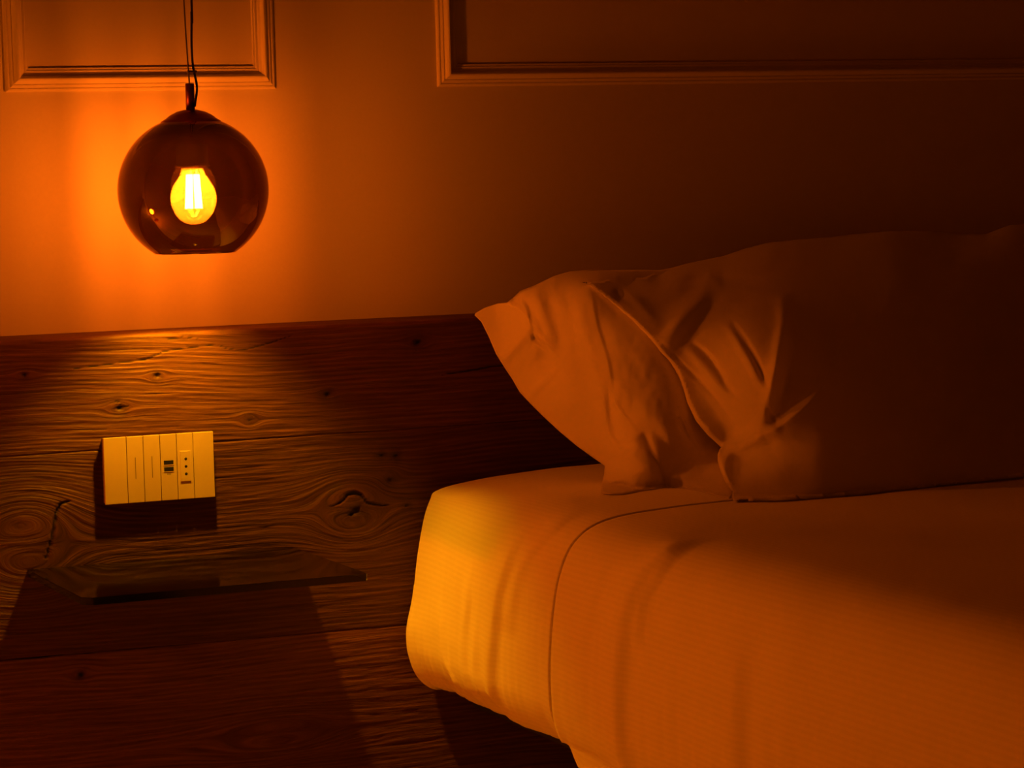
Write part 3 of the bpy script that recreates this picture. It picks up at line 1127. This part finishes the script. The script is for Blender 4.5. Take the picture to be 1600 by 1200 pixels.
ctrlA = [  # pixel u, v -> y of the front surface
    (905, 441, -.150), (955, 470, -.198), (991, 499, -.243), (1030, 541, -.286), (1061, 580, -.314), (1076, 623, -.350), (1110, 676, -.387), (1131, 695, -.39),
    (1124, 714, -.415), (1136, 748, -.445), (1145, 783, -.478),
    (985, 433, -.108), (1030, 424, -.085), (1130, 400, -.06), (1200, 379, -.05), (1300, 370, -.05), (1400, 360, -.05), (1500, 365, -.05), (1600, 350, -.05), (1660, 365, -.05),
    (1250, 780, -.530), (1360, 771, -.535), (1500, 755, -.525), (1600, 745, -.51), (1660, 735, -.50),
    (1000, 460, -.188), (1060, 450, -.180), (1060, 520, -.278), (1110, 580, -.345), (1150, 500, -.310), (1200, 450, -.235), (1200, 560, -.428), (1180, 650, -.440),
    (1250, 520, -.370), (1250, 640, -.458), (1200, 720, -.462), (1300, 450, -.25), (1300, 560, -.405), (1300, 680, -.495), (1400, 450, -.255), (1400, 560, -.40), (1400, 680, -.495),
    (1520, 450, -.24), (1520, 560, -.375), (1520, 680, -.465), (1620, 450, -.20), (1620, 560, -.32), (1640, 680, -.42)]
featsA = [
    ('r', [(1222, 470), (1224, 505), (1216, 560), (1204, 615), (1201, 640)], 11, 0.021),
    ('r', [(1236, 500), (1236, 560), (1222, 620), (1212, 655)], 14, -0.014),
    ('s', [(1190, 682), (1214, 669), (1242, 650), (1270, 624), (1292, 592), (1302, 570)], 42, 0.018),
    ('r', [(1272, 550), (1250, 562), (1236, 585), (1226, 620)], 9, 0.004),
    ('r', [(1146, 508), (1162, 532), (1180, 562), (1193, 590), (1199, 608)], 3.6, -0.0085),
    ('r', [(1138, 512), (1155, 540), (1172, 570), (1186, 600)], 6, 0.005),
    ('r', [(1083, 537), (1102, 554), (1120, 577), (1134, 600), (1145, 614)], 4.0, -0.0075),
    ('r', [(1074, 545), (1094, 566), (1112, 590), (1126, 610)], 7, 0.004),
    ('r', [(1104, 438), (1088, 470), (1068, 490), (1050, 520), (1040, 545)], 15, 0.011),
    ('r', [(1124, 445), (1112, 475), (1092, 505), (1066, 545)], 13, -0.006),
    ('b', [(975, 462), (1030, 475), (1062, 468), (1088, 450)], 15, -0.010),
    ('r', [(968, 446), (990, 466), (1008, 484), (1024, 502)], 8, 0.006),
    ('r', [(1020, 440), (1060, 441), (1090, 434), (1105, 432), (1140, 436), (1172, 437), (1200, 430)], 6, -0.008),
    ('b', [(1150, 420), (1185, 412), (1200, 400)], 18, 0.006),
    ('r', [(1100, 430), (1118, 436), (1122, 450)], 9, 0.007),
    ('r', [(1000, 513), (1030, 536), (1058, 562), (1094, 596), (1120, 625), (1142, 656), (1149, 664)], 3.0, -0.0030),
    ('b', [(1085, 600), (1115, 640), (1140, 672)], 16, -0.004),
    ('r', [(1199, 635), (1203, 650), (1212, 664)], 4, -0.006),
    ('r', [(1200, 642), (1186, 670), (1165, 690), (1140, 705)], 12, 0.006),
    ('b', [(1145, 700), (1175, 688), (1210, 672)], 10, 0.006),
    ('r', [(1140, 700), (1132, 730), (1140, 760)], 7, 0.006),
    ('b', [(1180, 745), (1210, 740)], 26, 0.006),
    ('r', [(1290, 770), (1340, 768), (1390, 762)], 8, -0.004),
]
zmin_pad = 0.0035


def settle(P, U, V):
    """keep the cloth on top of the bed: slide points back along their ray where they dip below the bed's top"""
    for _ in range(3):
        zt_ = bed_top(P[:, 0], P[:, 1]) + 0.0054 + 0.0021 * np.clip((P[:, 1] - YH + 0.03) / 0.03, 0, 1)
        low = P[:, 2] < zt_
        d = ray(U, V)
        t = (zt_ - CAM[2]) / d[:, 2]
        Q = CAM + d * t[:, None]
        P = np.where(low[:, None], Q, P)
    return P


pil = empty('pillow', (0.95, -0.33, 0.627))
tag(pil, 'large white pillow leaning on the headboard, its pillowcase open at the end', 'pillow')
PLOC = np.array(pil.location)


def build_body():
    U, V, faces, rim = fill_poly(body_poly, 3.0)
    Yf = tps(ctrlA)(U, V)
    dT, _, _ = polydist(U, V, TOP)
    dB, _, _ = polydist(U, V, BOT)
    dR, _, _ = polydist(U, V, RIGHT)
    Yf = Yf + feat(U, V, featsA)
    Yf += 0.0010 * vnoise(U / 40, V / 40, 51) + 0.0003 * vnoise(U / 13, V / 13, 52)
    for dd, rad, dep in ((dT, 26, 0.035), (dR, 30, 0.05), (dB, 16, 0.012)):
        q = np.clip(1 - dd / rad, 0, 1)
        Yf += dep * (1 - np.sqrt(1 - q * q * 0.999))
    P = at_y(U, V, Yf)
    P = settle(P, U, V)
    # back of the pillow: inflated behind the front
    cl = np.vstack([body_poly, body_poly[:1]])
    dd, _, _ = polydist(U, V, cl)
    thick = 0.150 * np.sqrt(np.clip(1 - (1 - np.clip(dd / 150, 0, 1)) ** 2, 0, 1)) + 0.0012 * (~rim)
    thick = np.minimum(thick, np.clip((U - 890) / 260, 0.02, 1) ** 1.5 * 0.17)
    B = P + thick[:, None] * np.array([0.25, 0.80, -0.25])
    B[:, 1] = np.minimum(B[:, 1], -0.006)
    zb = bed_top(B[:, 0], B[:, 1]) + 0.008
    B[:, 2] = np.maximum(B[:, 2], zb)
    n = len(P)
    nonrim = np.nonzero(~rim)[0]
    remap = np.arange(n)
    remap[nonrim] = n + np.arange(len(nonrim))
    allv = np.vstack([P, B[nonrim]]) - PLOC
    allf = np.vstack([faces[:, ::-1], remap[faces]])
    me = mesh_py('pillow_body', allv, allf)
    w = np.r_[P[:, 0] * 0.8 + P[:, 2] * 0.6, (B[:, 0] * 0.8 + B[:, 2] * 0.6)[nonrim]]
    if len(me.vertices) == len(w):
        attr(me, 'weave', w)
    return me


new_obj('pillow_body', build_body(), pil, M_PILLOW, True)

# the back sheet of the open pillowcase end
EDGE_B = [(740, 491), (752, 503), (763, 525), (775, 553), (788, 574), (800, 592), (812, 613), (830, 632), (850, 652), (875, 675), (900, 696), (925, 714), (945, 728),
          (944, 740), (940, 757), (939, 770), (955, 771), (975, 770.5), (1000, 766), (1020, 763.5), (1042, 760), (1070, 762), (1100, 768), (1120, 774), (1140, 778)]
BACKTOP = [(740, 491), (757, 481), (778, 474), (792, 473), (802, 465), (813, 454), (835, 446), (866, 431), (890, 424), (920, 421.5), (960, 422), (1000, 421.5), (1030, 422), (1075, 414)]
back_poly = np.vstack([EDGE_B, [(1160, 740), (1165, 690), (1130, 600), (1100, 520), (1085, 450)], BACKTOP[::-1][:-1]])
ctrlB = [
    (740, 491, -.022), (778, 474, -.040), (813, 454, -.075), (866, 431, -.085), (920, 422, -.085), (1000, 421, -.08), (1075, 414, -.055),
    (763, 525, -.030), (800, 592, -.055), (850, 652, -.100), (900, 696, -.160), (945, 728, -.225),
    (800, 510, -.072), (830, 530, -.105), (850, 480, -.118), (860, 560, -.125), (880, 630, -.165), (905, 480, -.165), (920, 560, -.200), (930, 640, -.225),
    (923, 446, -.150), (931, 503, -.200), (945, 555, -.228), (954, 611, -.258), (968, 642, -.275), (999, 677, -.305),
    (965, 510, -.224), (985, 560, -.260), (1000, 610, -.290), (1010, 650, -.316), (1040, 570, -.280), (1050, 640, -.323), (1000, 480, -.208), (1040, 520, -.248),
    (1080, 680, -.338), (1060, 720, -.348), (1100, 740, -.37), (1140, 700, -.34), (1130, 600, -.29), (1100, 520, -.22),
    (940, 768, -.275), (1000, 765, -.335), (1042, 760, -.345), (1100, 768, -.42), (960, 700, -.27), (1000, 720, -.34), (1130, 776, -.455)]
featsB = [
    ('s', [(803, 462), (820, 478), (826, 500), (830, 522), (826, 540)], 12, 0.0042),
    ('r', [(792, 474), (808, 480), (818, 490), (824, 500)], 5, 0.004),
    ('r', [(829, 520), (838, 530), (850, 540), (864, 554)], 3.5, -0.006),
    ('r', [(832, 500), (845, 525), (860, 545), (868, 565)], 6, 0.005),
    ('r', [(830, 508), (812, 530), (795, 552), (785, 566)], 9, 0.006),
    ('b', [(785, 500), (790, 525)], 20, -0.005),
    ('b', [(850, 565), (862, 585)], 14, -0.006),
    ('r', [(872, 572), (860, 588), (842, 604), (830, 618)], 6, 0.0045),
    ('r', [(838, 458), (850, 500), (870, 550)], 9, 0.003),
    ('r', [(880, 455), (896, 520), (912, 590), (930, 640)], 13, -0.004),
    ('r', [(856, 448), (868, 500), (882, 560)], 10, -0.003),
    ('r', [(905, 470), (918, 540), (934, 600)], 12, 0.004),
    ('s', [(923, 446), (931, 503), (945, 550), (953, 585), (955, 612), (968, 642), (999, 677)], 16, 0.0035),
    ('r', [(952, 600), (954, 640), (962, 678), (975, 695)], 7, -0.009),
    ('r', [(999, 678), (985, 690), (968, 697)], 6, 0.005),
    ('r', [(1000, 679), (994, 700), (985, 716)], 7, 0.003),
    ('r', [(1010, 682), (1018, 708), (1028, 728), (1036, 748), (1041, 758)], 5, -0.006),
    ('b', [(965, 735), (995, 738), (1015, 735)], 18, 0.013),
    ('r', [(952, 727), (968, 718), (988, 712)], 5, 0.005),
    ('r', [(1020, 670), (1040, 695), (1052, 715)], 8, -0.003),
    ('r', [(1060, 650), (1068, 672), (1082, 695)], 4, -0.005),
    ('r', [(1062, 640), (1064, 660)], 6, 0.004),
    ('b', [(1085, 665), (1100, 690)], 12, -0.006),
    ('r', [(1050, 745), (1085, 752), (1110, 758)], 7, 0.005),
    ('r', [(948, 765), (968, 757), (985, 762)], 5, -0.010),
]


def build_back():
    U, V, faces, rim = fill_poly(back_poly, 2.5)
    Yf = tps(ctrlB)(U, V) + feat(U, V, featsB)
    Yf += 0.0014 * vnoise(U / 26, V / 40, 61) + 0.0006 * vnoise(U / 9, V / 14, 62)
    dT, _, _ = polydist(U, V, BACKTOP[4:])
    q = np.clip(1 - dT / 16, 0, 1)
    Yf += 0.020 * (1 - np.sqrt(1 - q * q * 0.999))
    Yf = np.minimum(Yf, -0.008)
    P = settle(at_y(U, V, Yf), U, V)
    me = mesh_py('pillowcase_end', P - PLOC, faces[:, ::-1])
    if len(me.vertices) == len(P):
        attr(me, 'weave', P[:, 0] * 0.3 + P[:, 2])
    return me


bk = new_obj('pillowcase_end', build_back(), pil, M_PILLOW, True)
md = bk.modifiers.new('thickness', 'SOLIDIFY')
md.thickness = 0.0012
